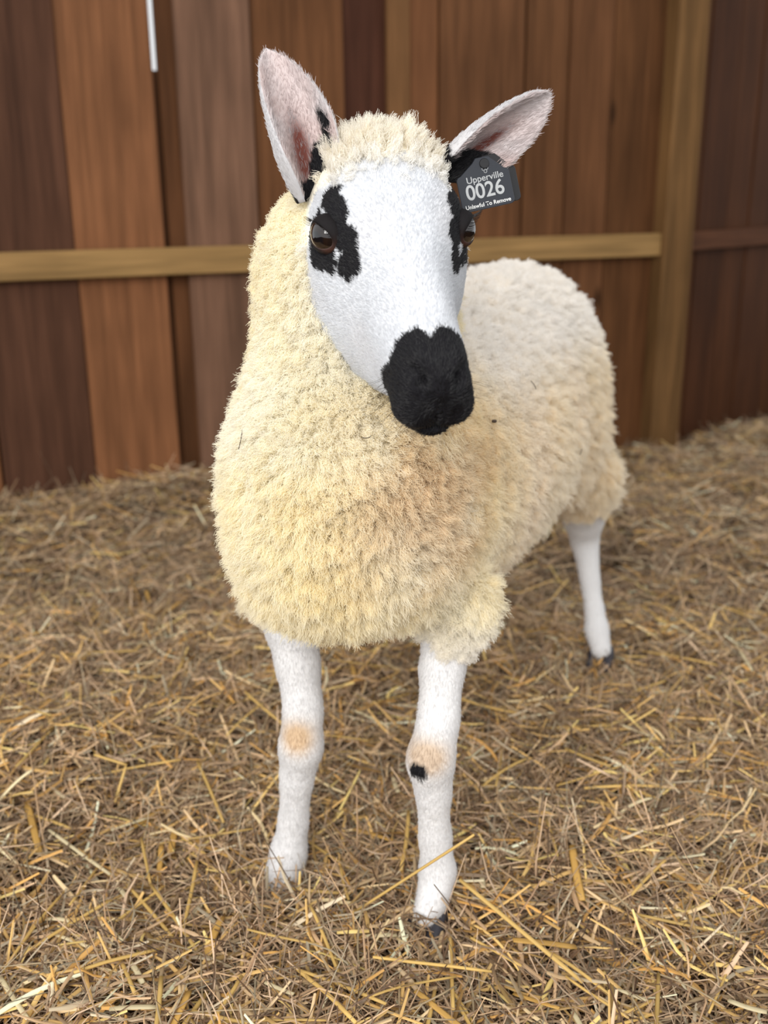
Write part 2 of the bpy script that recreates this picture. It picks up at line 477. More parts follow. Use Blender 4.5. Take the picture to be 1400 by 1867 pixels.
for p0, p1, g, z0, z1 in [
        ((5, 1782), (122, 1630), G1, .012, .02), ((85, 1684), (157, 1700), G2, .014, .014), ((92, 1708), (182, 1742), G2, .012, .014),
        ((258, 1535), (275, 1620), G1, .02, .016), ((275, 1620), (364, 1749), G1, .016, .012), ((230, 1618), (337, 1744), G1, .014, .010),
        ((90, 1520), (202, 1602), G2, .016, .012), ((172, 1383), (232, 1402), G1, .02, .02), ((230, 1404), (210, 1470), G1, .02, .01),
        ((310, 1515), (376, 1566), G1, .015, .012), ((215, 1750), (247, 1822), G1, .012, .016), ((235, 1762), (261, 1802), G2, .012, .012),
        ((366, 1735), (371, 1866), G3, .014, .02), ((0, 1787), (52, 1867), G2, .014, .014), ((0, 1555), (32, 1582), G2, .012, .012),
        ((50, 1470), (73, 1562), G4, .014, .012), ((545, 1777), (705, 1840), G1, .014, .016), ((405, 1680), (372, 1757), G4, .02, .01),
        ((360, 1395), (408, 1507), G1, .014, .014), ((0, 1466), (61, 1410), G2, .016, .02), ((640, 1300), (709, 1332), G2, .012, .012),
        ((653, 1374), (673, 1396), G2, .012, .012), ((413, 1348), (482, 1287), G1, .014, .014), ((644, 1518), (722, 1542), G4, .014, .012),
        ((661, 1717), (723, 1713), G2, .012, .012), ((1000, 1743), (1132, 1842), G1, .02, .012), ((935, 1722), (1050, 1735), G4, .016, .016),
        ((1130, 1490), (1190, 1462), G2, .014, .014), ((1310, 1375), (1400, 1402), G4, .014, .014), ((1150, 1640), (1230, 1560), G1, .016, .012),
        ((1240, 1690), (1390, 1660), G1, .014, .014), ((1185, 1780), (1320, 1845), G3, .014, .014), ((1030, 1440), (1085, 1500), G3, .014, .014),
        ((880, 1440), (960, 1390), G1, .014, .014), ((700, 1760), (640, 1850), G3, .014, .014), ((820, 1700), (826, 1850), G1, .012, .02),
        ((1330, 1160), (1372, 1230), G2, .014, .014), ((80, 1066), (150, 1058), G2, .012, .012), ((120, 1300), (60, 1260), G1, .014, .014)]:
    px_stalk(p0, p1, RD[g] * random.uniform(.85, 1.2), CL[g] * random.uniform(.9, 1.1), LB[g], g, NM[g], z0, z1, random.uniform(-.002, .005), FLT[g])
rs = np.random.default_rng(5)
for i in range(190):
    g = [G1, G3, G1, G2, G4, G3, G1, G3][i % 8]
    y0 = .80 + 1.25 * rs.random() ** 1.5
    x0 = rs.uniform(-1, 1) * (.06 + .37 * y0)
    if np.hypot(x0 + .125, y0 - 1.08) < .06 or np.hypot(x0 - .045, y0 - .985) < .055 or np.hypot(x0 - .385, y0 - 1.69) < .06: continue
    L = {G1: rs.uniform(.06, .15), G2: rs.uniform(.025, .05), G3: rs.uniform(.06, .16), G4: rs.uniform(.04, .08)}[g]
    a = rs.uniform(0, np.pi); s = np.linspace(-.5, .5, 7)
    cur = rs.normal(0, .06 if g != G3 else .22)
    px_, py_ = x0 + L * (s * np.cos(a) - cur * s ** 2 * np.sin(a)), y0 + L * (s * np.sin(a) + cur * s ** 2 * np.cos(a))
    if min(np.hypot(px_ + .125, py_ - 1.08).min(), np.hypot(px_ - .045, py_ - .985).min(), np.hypot(px_ - .385, py_ - 1.69).min()) < .035: continue
    zz = ground(px_, py_).max() * .6 + ground(px_, py_) * .4 + rs.uniform(.008, .016) + s * L * rs.normal(0, .10)
    put_stalk(np.stack([px_, py_, zz], -1), RD[g] * rs.uniform(.7, 1.25), np.clip(CL[g] * rs.uniform(.75, 1.15), 0, .9), NM[g], LB[g], g, FLT[g])
# the stalk that leans up across the near hoof, and the thick one running out from it
a, b = on_z(640, 1675, .012), on_y(864, 1531, .925)
put_stalk(a + (b - a) * np.linspace(0, 1, 7)[:, None], .0022, GOLD, 'straw_stalk', 'golden straw stalk leaning up across the front of the hoof', None, .7)
a, b = on_z(838, 1612, .055), on_z(1062, 1800, .012)
put_stalk(a + (b - a) * np.linspace(0, 1, 7)[:, None], .0028, GOLD * .95, 'straw_stalk', 'thick straw stalk slanting down to the bedding from beside the hoof', None, .7)


# ------------------------------------------------------------------ sheep: body frame
SF, SL = unit(np.array([-0.40, -0.917, 0.0])), unit(np.array([0.917, -0.40, 0.0]))
SO = np.array([-0.04, 1.03, 0.0])
def Wp(s, l, z):
    return SO + SF * s + SL * l + np.array([0, 0, z])
# head frame: X to the sheep's right, Y along the nose, Z out of the crown
HO = np.array([0.0105, 0.935, 0.759])
YAW, HP, HR = math.radians(13.4), math.radians(28.5), math.radians(-1.5)
h_f = np.array([math.sin(YAW) * math.cos(HP), -math.cos(YAW) * math.cos(HP), -math.sin(HP)])
h_x0 = unit(np.cross(h_f, [0, 0, 1.0])); h_z0 = np.cross(h_x0, h_f)
h_x = h_x0 * math.cos(HR) + h_z0 * math.sin(HR); h_z = np.cross(h_x, h_f)
HM = np.stack([h_x, h_f, h_z], 1)
def Hw(p):
    return np.asarray(p, float) @ HM.T + HO
def Hl(p):
    return (np.asarray(p, float) - HO) @ HM

# ------------------------------------------------------------------ trunk, neck and legs as one blended surface
STEP = 0.006
lo = np.array([-0.30, 0.76, -0.06]); hi = np.array([0.60, 2.02, 0.90])
nn = np.ceil((hi - lo) / STEP).astype(int) + 1
FIELD = np.full(nn, 0.2, np.float32)
def region(cmin, cmax, pad):
    a = np.clip(np.floor((cmin - pad - lo) / STEP).astype(int), 0, nn - 1)
    b = np.clip(np.ceil((cmax + pad - lo) / STEP).astype(int) + 1, 1, nn)
    ax = [lo[i] + STEP * np.arange(a[i], b[i]) for i in range(3)]
    G = np.stack(np.meshgrid(*ax, indexing='ij'), -1).astype(np.float32)
    return (slice(a[0], b[0]), slice(a[1], b[1]), slice(a[2], b[2])), G
def blend(sl, d, k):
    f = FIELD[sl]
    h = np.clip(0.5 + 0.5 * (f - d) / k, 0, 1)
    FIELD[sl] = f * (1 - h) + d * h - k * h * (1 - h)
def cone(a, ra, b, rb, k=0.03):
    a, b = np.asarray(a, float), np.asarray(b, float)
    pad = max(ra, rb) + k + 0.04
    sl, G = region(np.minimum(a, b), np.maximum(a, b), pad)
    ab = b - a
    t = np.clip(((G - a) @ ab) / (ab @ ab), 0, 1)
    d = np.linalg.norm(G - a - t[..., None] * ab, axis=-1) - (ra + (rb - ra) * t)
    blend(sl, d.astype(np.float32), k)
def ellip(c, r, ax=None, k=0.06):
    c = np.asarray(c, float); r = np.asarray(r, float)
    ax = np.stack([SF, SL, [0, 0, 1.0]], 1) if ax is None else ax
    sl, G = region(c, c, r.max() + k + .03)
    q = (G - c) @ ax
    k0 = np.linalg.norm(q / r, axis=-1); k1 = np.linalg.norm(q / r ** 2, axis=-1) + 1e-6
    blend(sl, (k0 * (k0 - 1) / k1).astype(np.float32), k)
# trunk
ellip(Wp(0.01, 0.006, 0.525), (0.120, 0.109, 0.138), k=0.02)
ellip(Wp(0.03, 0.006, 0.465), (0.100, 0.084, 0.080), k=0.03)
ellip(Wp(-0.19, 0.002, 0.485), (0.21, 0.120, 0.150), k=0.03)
ellip(Wp(-0.36, 0, 0.488), (0.34, 0.135, 0.170), k=0.04)
ellip(Wp(-0.50, 0, 0.56), (0.25, 0.094, 0.132), k=0.04)
ellip(Wp(-0.62, 0, 0.540), (0.140, 0.118, 0.140), k=0.04)
ellip(Wp(-0.66, 0.058, 0.45), (0.095, 0.066, 0.13), k=0.03)
ellip(Wp(-0.66, -0.065, 0.45), (0.105, 0.070, 0.14), k=0.03)
# neck
cone(Wp(-0.01, 0.006, 0.58), 0.092, np.array([-0.024, 1.035, 0.73]), 0.086, k=0.03)
cone(np.array([-0.024, 1.035, 0.73]), 0.086, Hw((0, -0.10, -0.035)), 0.052, k=0.02)
# shoulders
ellip(Wp(-0.04, 0.062, 0.49), (0.09, 0.046, 0.12), k=0.04)
ellip(Wp(-0.03, -0.056, 0.475), (0.08, 0.044, 0.10), k=0.03)
LEGS = {}
def leg(key, joints):
    """joints: (point, radius) from the top down; each pair a tapering cone blended into the next"""
    LEGS[key] = joints
    for (a, ra), (b, rb) in zip(joints, joints[1:]):
        cone(a, ra, b, rb, k=0.008)
# sheep's left fore (nearer hoof)
leg('lf', [(on_y(830, 1090, 1.05), .036), (on_y(806, 1215, 1.030), .0245), (on_y(800, 1310, 1.012), .0225), (on_y(785, 1385, .998), .0262), (on_y(790, 1445, 1.004), .0195), (on_y(793, 1525, 1.012), .0178),
           (on_y(798, 1588, 1.012), .0205), (on_y(790, 1635, .998), .0180), (on_y(777, 1668, .985), .0165)])
leg('rf', [(on_y(518, 1075, 1.12), .034), (on_y(530, 1140, 1.11), .0300), (on_y(543, 1210, 1.10), .0258), (on_y(553, 1290, 1.092), .0228), (on_y(549, 1360, 1.084), .0260), (on_y(541, 1420, 1.090), .0200), (on_y(535, 1495, 1.098), .0180),
           (on_y(527, 1552, 1.100), .0225), (on_y(518, 1590, 1.088), .0215), (on_y(512, 1618, 1.076), .020)])
leg('lh', [(on_y(1058, 870, 1.70), .060), (on_y(1064, 945, 1.75), .036), (on_y(1066, 985, 1.765), .0250), (on_y(1076, 1060, 1.735), .0180), (on_y(1083, 1110, 1.715), .0175),
           (on_y(1088, 1148, 1.70), .0215), (on_y(1096, 1186, 1.68), .019)])
leg('rh', [(Wp(-.70, -.10, .40), .062), (Wp(-.74, -.10, .27), .036), (Wp(-.76, -.10, .235), .025), (Wp(-.73, -.10, .13), .0185), (Wp(-.715, -.10, .06), .021), (Wp(-.70, -.10, .02), .019)])

def surface_nets(f, lo, step):
    ins = f < 0
    c8 = np.zeros(tuple(np.array(f.shape) - 1), np.uint8)
    for dx in (0, 1):
        for dy in (0, 1):
            for dz in (0, 1):
                c8 += ins[dx:f.shape[0] - 1 + dx, dy:f.shape[1] - 1 + dy, dz:f.shape[2] - 1 + dz]
    act = np.argwhere((c8 > 0) & (c8 < 8))
    idx = -np.ones(c8.shape, np.int32)
    idx[tuple(act.T)] = np.arange(len(act))
    cor = [(a, b, c) for a in (0, 1) for b in (0, 1) for c in (0, 1)]
    val = [f[act[:, 0] + a, act[:, 1] + b, act[:, 2] + c] for a, b, c in cor]
    acc = np.zeros((len(act), 3)); cnt = np.zeros(len(act))
    for i in range(8):
        for j in range(i + 1, 8):
            dlt = np.array(cor[j]) - np.array(cor[i])
            if np.abs(dlt).sum() != 1:
                continue
            m = (val[i] < 0) != (val[j] < 0)
            tt = val[i][m] / (val[i][m] - val[j][m])
            acc[m] += np.array(cor[i]) + tt[:, None] * dlt
            cnt[m] += 1
    V = lo + step * (act + acc / cnt[:, None])
    Fq = []
    for ax in range(3):
        b1, b2 = [(1, 2), (2, 0), (0, 1)][ax]
        s0 = [slice(None)] * 3; s1 = [slice(None)] * 3
        s0[ax] = slice(0, -1); s1[ax] = slice(1, None)
        ch = np.argwhere(ins[tuple(s0)] != ins[tuple(s1)])
        ch = ch[(ch[:, b1] > 0) & (ch[:, b2] > 0) & (ch[:, b1] < f.shape[b1] - 1) & (ch[:, b2] < f.shape[b2] - 1)]
        flip = ins[tuple(ch.T)]
        e1 = np.zeros(3, int); e1[b1] = 1
        e2 = np.zeros(3, int); e2[b2] = 1
        q = np.stack([idx[tuple((ch - e1 - e2).T)], idx[tuple((ch - e2).T)], idx[tuple(ch.T)], idx[tuple((ch - e1).T)]], -1)
        q[~flip] = q[~flip][:, ::-1]
        Fq.append(q)
    Fq = np.concatenate(Fq)
    return V, Fq[(Fq >= 0).all(1)]
BV, BF = surface_nets(FIELD, lo, STEP)
del FIELD
for _ in range(5):                                    # a light smoothing
    A = np.zeros_like(BV); n_ = np.zeros(len(BV))
    for a_, b_ in ((0, 1), (1, 2), (2, 3), (3, 0)):
        np.add.at(A, BF[:, a_], BV[BF[:, b_]]); np.add.at(A, BF[:, b_], BV[BF[:, a_]])
        np.add.at(n_, BF[:, a_], 1); np.add.at(n_, BF[:, b_], 1)
    BV = BV * .5 + .5 * A / np.maximum(n_, 1)[:, None]
BN = vnormals(BV, BF)

# ------------------------------------------------------------------ head: lofted cross-sections, then soft relief
ST = np.array([  # y, half width, top, bottom, taper of the width towards the top, roundness
    (-.120, .048, .030, -.085, -.05, 2.0),
    (-.100, .064, .047, -.112, -.08, 2.1),
    (-.070, .0715, .058, -.134, -.03, 2.3),
    (-.035, .0725, .057, -.148, .02, 2.6),
    (0.000, .0700, .050, -.148, .05, 2.8),
    (0.030, .0570, .042, -.138, .02, 2.7),
    (0.060, .0445, .034, -.121, -.06, 2.4),
    (0.090, .0382, .024, -.102, -.10, 2.3),
    (0.115, .0345, .011, -.086, -.06, 2.4),
    (0.135, .0322, .007, -.081, .00, 2.4),
    (0.152, .0310, .003, -.079, .00, 2.4),
    (0.164, .0293, -.002, -.077, .02, 2.4),
    (0.172, .0262, -.008, -.072, .02, 2.3),
    (0.177, .0205, -.017, -.071, .02, 2.2),
    (0.180, .0130, -.027, -.060, .0, 2.1),
    (0.181, .0030, -.039, -.046, .0, 2.0)])
NU, NV = 230, 176
def cat_rows(A, n):
    y = A[:, 0]
    q = np.r_[np.linspace(y[0], .10, int(n * .62), endpoint=False), .10 + (y[-1] - .10) * (1 - (1 - np.linspace(0, 1, n - int(n * .62))) ** 2.2)]
    out = [q]
    m = np.gradient(A, y, axis=0)
    i = np.clip(np.searchsorted(y, q) - 1, 0, len(y) - 2)
    h = (y[i + 1] - y[i]); t = (q - y[i]) / h
    for c in range(1, A.shape[1]):
        p0, p1, m0, m1 = A[i, c], A[i + 1, c], m[i, c] * h, m[i + 1, c] * h
        out.append((2*t**3-3*t**2+1)*p0 + (t**3-2*t**2+t)*m0 + (-2*t**3+3*t**2)*p1 + (t**3-t**2)*m1)
    return np.stack(out, 1)
rows = cat_rows(ST, NU)
ph = np.linspace(0, 2 * np.pi, NV, endpoint=False)
cs, sn = np.cos(ph), np.sin(ph)
Y = np.repeat(rows[:, :1], NV, 1)
zc = (rows[:, 2] * .42 + rows[:, 3] * .58)[:, None]
ex = (2 / rows[:, 5])[:, None]
cx = np.sign(cs) * np.abs(cs) ** ex; sz = np.sign(sn) * np.abs(sn) ** ex
Zp = np.where(sn >= 0, (rows[:, 2][:, None] - zc) * sz, (zc - rows[:, 3][:, None]) * sz)
Xp = rows[:, 1][:, None] * cx * (1 + rows[:, 4][:, None] * sz)
# jaw narrower than the cheeks below
Xp *= 1 - .14 * np.clip(-sz, 0, 1) ** 1.3 * sstep(.14, .02, Y) - .10 * np.clip(-sz, 0, 1) - .16 * np.clip(-sz, 0, 1) ** 2 * sstep(.10, .15, Y)
# the nose bends down a little at the front end of each row (blunt muzzle)
HV = np.stack([Xp, Y, zc + Zp], -1).reshape(-1, 3)
HV[:, 1] += .005 * sstep(.145, .182, HV[:, 1]) * np.clip((HV[:, 2] + .055) / .03, -1, 1)
HF = grid_faces(NU, NV, True)[:, ::-1]
nl = len(HV)
HV = np.r_[HV, [[0, .183, -.048]], [[0, -.125, -.02]]]
capF = np.array([[ (NU-1)*NV + j, (NU-1)*NV + (j+1) % NV, nl, nl] for j in range(NV)])[:, [1, 0, 2, 3]]
HFn = np.r_[HF]
def relief(V, N, c, r, amt):
    q = (V - np.array(c)) / np.array(r)
    return V + N * (amt * np.exp(-(q ** 2).sum(1)))[:, None]
EYE = np.array([.0555, .000, .009]); ER = .0178
for sx in (1, -1):
    def mir(c): return (c[0] * sx, c[1], c[2])
    for c, r, a in [((.070, -.004, .036), (.022, .022, .011), .0050),          # brow ridge
                    ((.074, .000, .008), (.014, .017, .012), -.0060),          # eye socket
                    ((.056, .045, -.010), (.02, .022, .018), -.0015),          # hollow under the eye
                    ((.058, -.03, -.075), (.022, .045, .035), .001),            # cheek muscle
                    ((.030, .085, -.06), (.02, .03, .02), -.002),
                    ((.024, .170, -.052), (.014, .018, .014), .0050),          # upper lip pad
                    ((.020, .166, -.001), (.011, .014, .006), .0045),          # nostril wing
                    ((.0150, .178, -.0150), (.0050, .012, .0055), -.0100),     # nostril
                    ((.0225, .175, -.0110), (.0060, .012, .0030), -.0080),     # nostril slit
                    ((.0285, .168, -.0140), (.0040, .010, .0060), -.0050),
                    ((.018, .172, -.0640), (.024, .03, .0024), -.0060),        # mouth line
                    ((.033, .145, -.0650), (.012, .026, .0026), -.0050)]:
        N = vnormals(HV, HFn)
        HV = relief(HV, N, mir(c), r, a)
N = vnormals(HV, HFn)
for c, r, a in [((0, .182, -.052), (.0020, .012, .014), -.0035), ((0, .165, -.080), (.02, .02, .009), .0050),
                ((0, .182, -.016), (.008, .012, .009), .0030), ((0, .02, .05), (.02, .05, .02), .002)]:
    HV = relief(HV, N, c, r, a)
HV[nl] = HV[(NU - 1) * NV:nl].mean(0) + [0, .002, 0]
HV[nl + 1] = HV[:NV].mean(0)
HN_l = vnormals(HV, HFn); HN_l[nl] = (0, 1, 0); HN_l[nl + 1] = (0, -1, 0)

# coat pattern on the head (head coordinates)
def blob(P, c, r, rot=0.0, seed=0, amp=.22, sc=160):
    q = (P - np.array(c)) 
    d = np.linalg.norm(q / np.array(r), axis=1)
    return d + amp * vnoise(P, sc, seed) + amp * .6 * vnoise(P, sc * 2.3, seed + 1) < 1
WHITE, BLACK = srgb(211, 213, 217), srgb(25, 24, 27)
def head_coat(P):
    col = np.tile(WHITE, (len(P), 1)) * (1 + .03 * vnoise(P, 60, 9))[:, None]
    # warm shade of thin hair over pink skin on the cheeks
    col *= 1 - .06 * np.clip(vnoise(P, 25, 5), 0, 1)[:, None] * np.array([.4, .8, 1.0])
    blk = np.zeros(len(P), bool)
    for sx in (1, -1):
        for c, r in EYE_PATCH:
            blk |= blob(P, (c[0] * sx, c[1], c[2]), r, seed=2)
    wav = .006 * vnoise(P * np.array([1, .35, 1]), 75, 12) + .002 * vnoise(P, 210, 13)
    edge = .139 + wav + .010 * np.exp(-((P[:, 0] - .004) / .005) ** 2) * (P[:, 2] > -.03) - .014 * sstep(-.01, -.05, P[:, 2]) - .006 * sstep(-.06, -.085, P[:, 2])
    blk |= P[:, 1] > edge
    # dark hair round the ear roots
    for sx in (1, -1):
        blk |= blob(P, (.070 * sx, -.064, .022), (.018, .014, .022), seed=6)
    col[blk] = BLACK
    return col, blk
EYE_PATCH = [((.064, -.004, .004), (.020, .026, .020)), ((.052, -.018, .031), (.013, .013, .012)), ((.050, .000, .030), (.013, .018, .012)), ((.048, .024, .018), (.013, .020, .013)),
             ((.047, .040, .004), (.013, .014, .012)), ((.050, .036, -.006), (.010, .012, .008)), ((.066, .004, -.014), (.012, .013, .010)), ((.059, .021, -.008), (.008, .008, .010))]
Hcol, Hblk = head_coat(HV)
Hfleece = HV[:, 1] < -.045 + .018 * (HV[:, 2] < 0) + .01 * vnoise(HV, 60, 3)

# coat colour of the rest
def wool_colour(P):
    n1 = vnoise(P, 9, 21); n2 = vnoise(P, 26, 22); n3 = vnoise(P, 70, 23)
    rel = P - SO
    s = rel @ SF; l = rel @ SL; z = P[:, 2]
    cream = srgb(252, 248, 235); tan = srgb(238, 214, 176); white = srgb(250, 247, 243); yel = srgb(253, 243, 208)
    c = np.tile(cream, (len(P), 1))
    c = c + (yel - cream) * np.clip(.5 + .6 * n1 + .3 * n2, 0, 1)[:, None]
    # soiled patch low on the throat, towards the sheep's left
    st = np.exp(-(((P[:, 0] - .055) / .075) ** 2 + ((z - .52) / .075) ** 2)) * sstep(1.25, 1.05, P[:, 1])
    c = c + (tan * .95 - c) * np.clip(st * (.8 + .7 * n2), 0, .7)[:, None]
    # flank
    fl_ = sstep(-.05, -.22, s)
    side = srgb(246, 236, 218)
    c = c + (side - c) * (fl_ * np.clip(.8 + .3 * n1, 0, 1))[:, None]
    c = c + (white - c) * (fl_ * sstep(.53, .62, z) * .9)[:, None]
    c = c + (white - c) * (sstep(.39, .32, z) * sstep(-.3, 0, s) * .6)[:, None]
    return np.clip(c * (1 + .04 * n3)[:, None], 0, 1)
LEGC = {k: np.array([j[0] for j in v]) for k, v in LEGS.items()}
def leg_bare(P):
    """1 where the coat is short leg hair, 0 in the fleece"""
    return P[:, 2] < leg_cut(P)
def leg_cut(P):
    rel = P - SO
    s = rel @ SF; l = rel @ SL
    fz = np.where(l > 0, .335 - .55 * np.clip(l - .09, -.05, .06), .335 + .75 * np.clip(l + .10, -.06, .04))
    return np.where(s > -.4, fz, .262) + .012 * vnoise(P, 45, 31)
Bbare = leg_bare(BV)
# keep the wool off where the head's own short coat takes over
bl = Hl(BV)
Bcol = wool_colour(BV)
LEGW = srgb(223, 222, 222)
Bcol[Bbare] = LEGW * (1 + .03 * vnoise(BV[Bbare], 60, 9))[:, None]
def leg_marks(P, col):
    tanm, blkm = srgb(196, 160, 112), BLACK
    d = P - (on_y(541, 1348, 1.06)); 
    m = np.exp(-((d[:, 0] / .020) ** 2 + (d[:, 2] / .019) ** 2 + (d[:, 1] / .05) ** 2) ** 1.3)
    col = col + (tanm - col) * np.clip(m * 1.0, 0, .8)[:, None]
    d = P - (on_y(778, 1384, .975))
    m = np.exp(-((d[:, 0] / .024) ** 2 + (d[:, 2] / .018) ** 2 + (d[:, 1] / .05) ** 2) ** 1.3)
    col = col + (srgb(190, 160, 124) - col) * np.clip(m, 0, .75)[:, None]
    d = P - (on_y(764, 1412, .972))
    m = ((d[:, 0] / .0105) ** 2 + (d[:, 2] / .011) ** 2 + (d[:, 1] / .05) ** 2 + .35 * vnoise(P, 150, 8)) < 1
    col[m] = blkm
    return col
Bcol = leg_marks(BV, Bcol)

sheep = empty('sheep', (SO[0], SO[1], 0))
tag(sheep, 'cream-fleeced sheep with white face, black eye patches and black muzzle standing in straw', 'sheep')
HVw = Hw(HV); HNw = HN_l @ HM.T
tri_cap = np.array([[(NU - 1) * NV + j, nl, nl, (NU - 1) * NV + (j + 1) % NV] for j in range(NV)])
Fall = np.r_[BF, HFn + len(BV)]
Vall = np.r_[BV, HVw]; Call = np.r_[Bcol, np.where(Hfleece[:, None], wool_colour(HVw), Hcol)]
me = bpy.data.meshes.new('body')
caps = [((NU - 1) * NV + j + len(BV), (NU - 1) * NV + (j + 1) % NV + len(BV), nl + len(BV)) for j in range(NV)]
caps += [((j + 1) % NV + len(BV), j + len(BV), nl + 1 + len(BV)) for j in range(NV)]
me = mesh_np('body', Vall, np.r_[Fall], True, Call)
import bmesh
bm = bmesh.new(); bm.from_mesh(me); bm.verts.ensure_lookup_table()
for tri in caps:
    f_ = bm.faces.new([bm.verts[i] for i in tri]); f_.smooth = True
bm.to_mesh(me); bm.free()
body = link('body', me, sheep, M_SKIN)
print('body verts', len(Vall))

# ------------------------------------------------------------------ strands
def strands(name, P, rad, col, mat, parent):
    n, K = P.shape[:2]
    hc = bpy.data.hair_curves.new(name)
    hc.add_curves([K] * n)
    hc.attributes['position'].data.foreach_set('vector', P.astype(np.float32).ravel())
    a = hc.attributes.get('radius') or hc.attributes.new('radius', 'FLOAT', 'POINT')
    a.data.foreach_set('value', np.broadcast_to(rad, (n, K)).astype(np.float32).ravel())
    c = hc.attributes.new('coat', 'FLOAT_COLOR', 'CURVE')
    cc = np.ones((n, 4), np.float32); cc[:, :3] = col
    c.data.foreach_set('color', cc.ravel())
    return link(name, hc, parent, mat)
def scatter(V, Nn, F, weight, count, rng):
    """area-weighted points on quads; weight is per vertex"""
    a, b, c, d = (V[F[:, k]] for k in range(4))
    ar = np.linalg.norm(np.cross(c - a, d - b), axis=1) * weight[F].mean(1)
    p = ar / ar.sum()
    i = rng.choice(len(F), count, p=p)
    u, v = rng.random((2, count, 1))
    def il(X):
        q = X[F[i]]
        return (q[:, 0] * (1 - u) + q[:, 1] * u) * (1 - v) + (q[:, 3] * (1 - u) + q[:, 2] * u) * v
    return il(V), unit(il(Nn))
def facing(P, N_, lo_=-.35):
    """how far a surface can be seen from the open side of the stall"""
    return sstep(lo_, lo_ + .3, (unit(np.array([0, 0, CAM_H]) - P) * N_).sum(1))

def locks(P, N_, rng, length, fib, spread, crimp, turns, K, droop=.25, rad=.00028, colfn=wool_colour, dirn=None, jitter=.25, tuft=.0060, pull_to=.42):
    """wool: fibres gathered in crimped locks, the locks gathered in rounded tufts"""
    n = len(P)
    # tuft centres: a thinned random subset of the roots
    from mathutils.kdtree import KDTree
    cand = rng.permutation(n)[:max(30, int(n * .21))]
    kd = KDTree(len(cand))
    for k_, i_ in enumerate(cand): kd.insert(P[i_], k_)
    kd.balance()
    near_ = np.array([kd.find(p)[1] for p in P])
    ctr = P[cand[near_]]
    tow = ctr - P
    dist = np.linalg.norm(tow, axis=1)
    tl = rng.normal(0, 1, len(cand))[near_]
    L = length * (1.0 + .12 * tl + .24 * np.clip(1 - (dist / tuft) ** 2, -.55, 1) + .10 * rng.normal(0, 1, n))
    L = np.clip(L, length * .45, length * 1.7)
    big = np.stack([vnoise(P, 30, 50), vnoise(P, 30, 51), vnoise(P, 30, 52)], -1)
    tdir = rng.normal(0, .17, (len(cand), 3))[near_]
    D = N_ + jitter * rng.normal(0, 1, (n, 3)) * .5 + .35 * big + tdir + np.array([0, 0, -droop])
    if dirn is not None: D = D + dirn
    D = unit(unit(D) * L[:, None] + tow * pull_to)
    T1 = unit(np.cross(D, rng.normal(0, 1, (n, 3)))); T2 = np.cross(D, T1)
    t = np.linspace(0, 1, K)
    base = rng.normal(0, spread, (n, fib, 2))
    ph0 = rng.uniform(0, 2 * np.pi, (n, 1, 1)); tw = turns * rng.uniform(.7, 1.3, (n, 1, 1))
    ang_ = ph0 + 2 * np.pi * tw * t[None, None] + rng.normal(0, 1.0, (n, fib, 1))
    am = crimp * (0.3 + t[None, None]) * rng.uniform(.5, 1.5, (n, fib, 1))
    pull = (1 - .35 * t)[None, None, :, None]
    off = base[:, :, None, :] * pull + np.stack([np.cos(ang_), np.sin(ang_)], -1) * am[..., None]
    off = off + rng.normal(0, crimp * .4, off.shape) * (t > 0)[None, None, :, None]
    Lf = (L[:, None] * rng.uniform(.75, 1.12, (n, fib)))[..., None, None]
    tt = t[None, None, :, None]
    pts = P[:, None, None] - D[:, None, None] * .003 + D[:, None, None] * (Lf * tt) + T1[:, None, None] * off[..., :1] + T2[:, None, None] * off[..., 1:]
    pts[..., 2] -= (droop * .5 * Lf[..., 0] * (t ** 2)[None, None])
    col = colfn(P)
    col = col * np.minimum((1 + .03 * tl[:, None]) * rng.uniform(.95, 1.04, (n, 1)), .985 / col.max(1, keepdims=True))
    col = np.repeat(col, fib, 0)
    r = rad * np.linspace(1.15, .6, K)
    return pts.reshape(-1, K, 3), r, np.clip(col, 0, 1)

rw = np.random.default_rng(21)
Q = 1.0
# fleece of the trunk and neck
hb = Hl(BV)
inhead = (hb[:, 1] > -.05) & (np.abs(hb[:, 0]) < .78 * np.interp(hb[:, 1], rows[:, 0], rows[:, 1])) & (hb[:, 2] > np.interp(hb[:, 1], rows[:, 0], rows[:, 3]) + .018) & (hb[:, 2] < np.interp(hb[:, 1], rows[:, 0], rows[:, 2]))
vis = facing(BV, BN)
wgt = np.where(Bbare | inhead, 0, vis + .12)
relB = BV - SO
front = sstep(-.30, -.05, relB @ SF)
wgt = wgt * (.42 + .9 * front)
P, Nw = scatter(BV, BN, BF, wgt, int(46000 * Q), rw)
# fluff long on the brisket, shorter towards the face
ln = .0165 + .004 * sstep(.60, .42, P[:, 2]) - .005 * sstep(.62, .76, P[:, 2])
ab = np.clip((P[:, 2] - leg_cut(P)) / .05, 0, 1)
ln = ln * (.5 + .5 * sstep(0, 1, ab))
pts, r, col = locks(P, Nw, rw, ln, 11, .0024, .0010, 2.6, 7, rad=.00022)
strands('fleece', pts, r, col, M_WOOL, sheep)

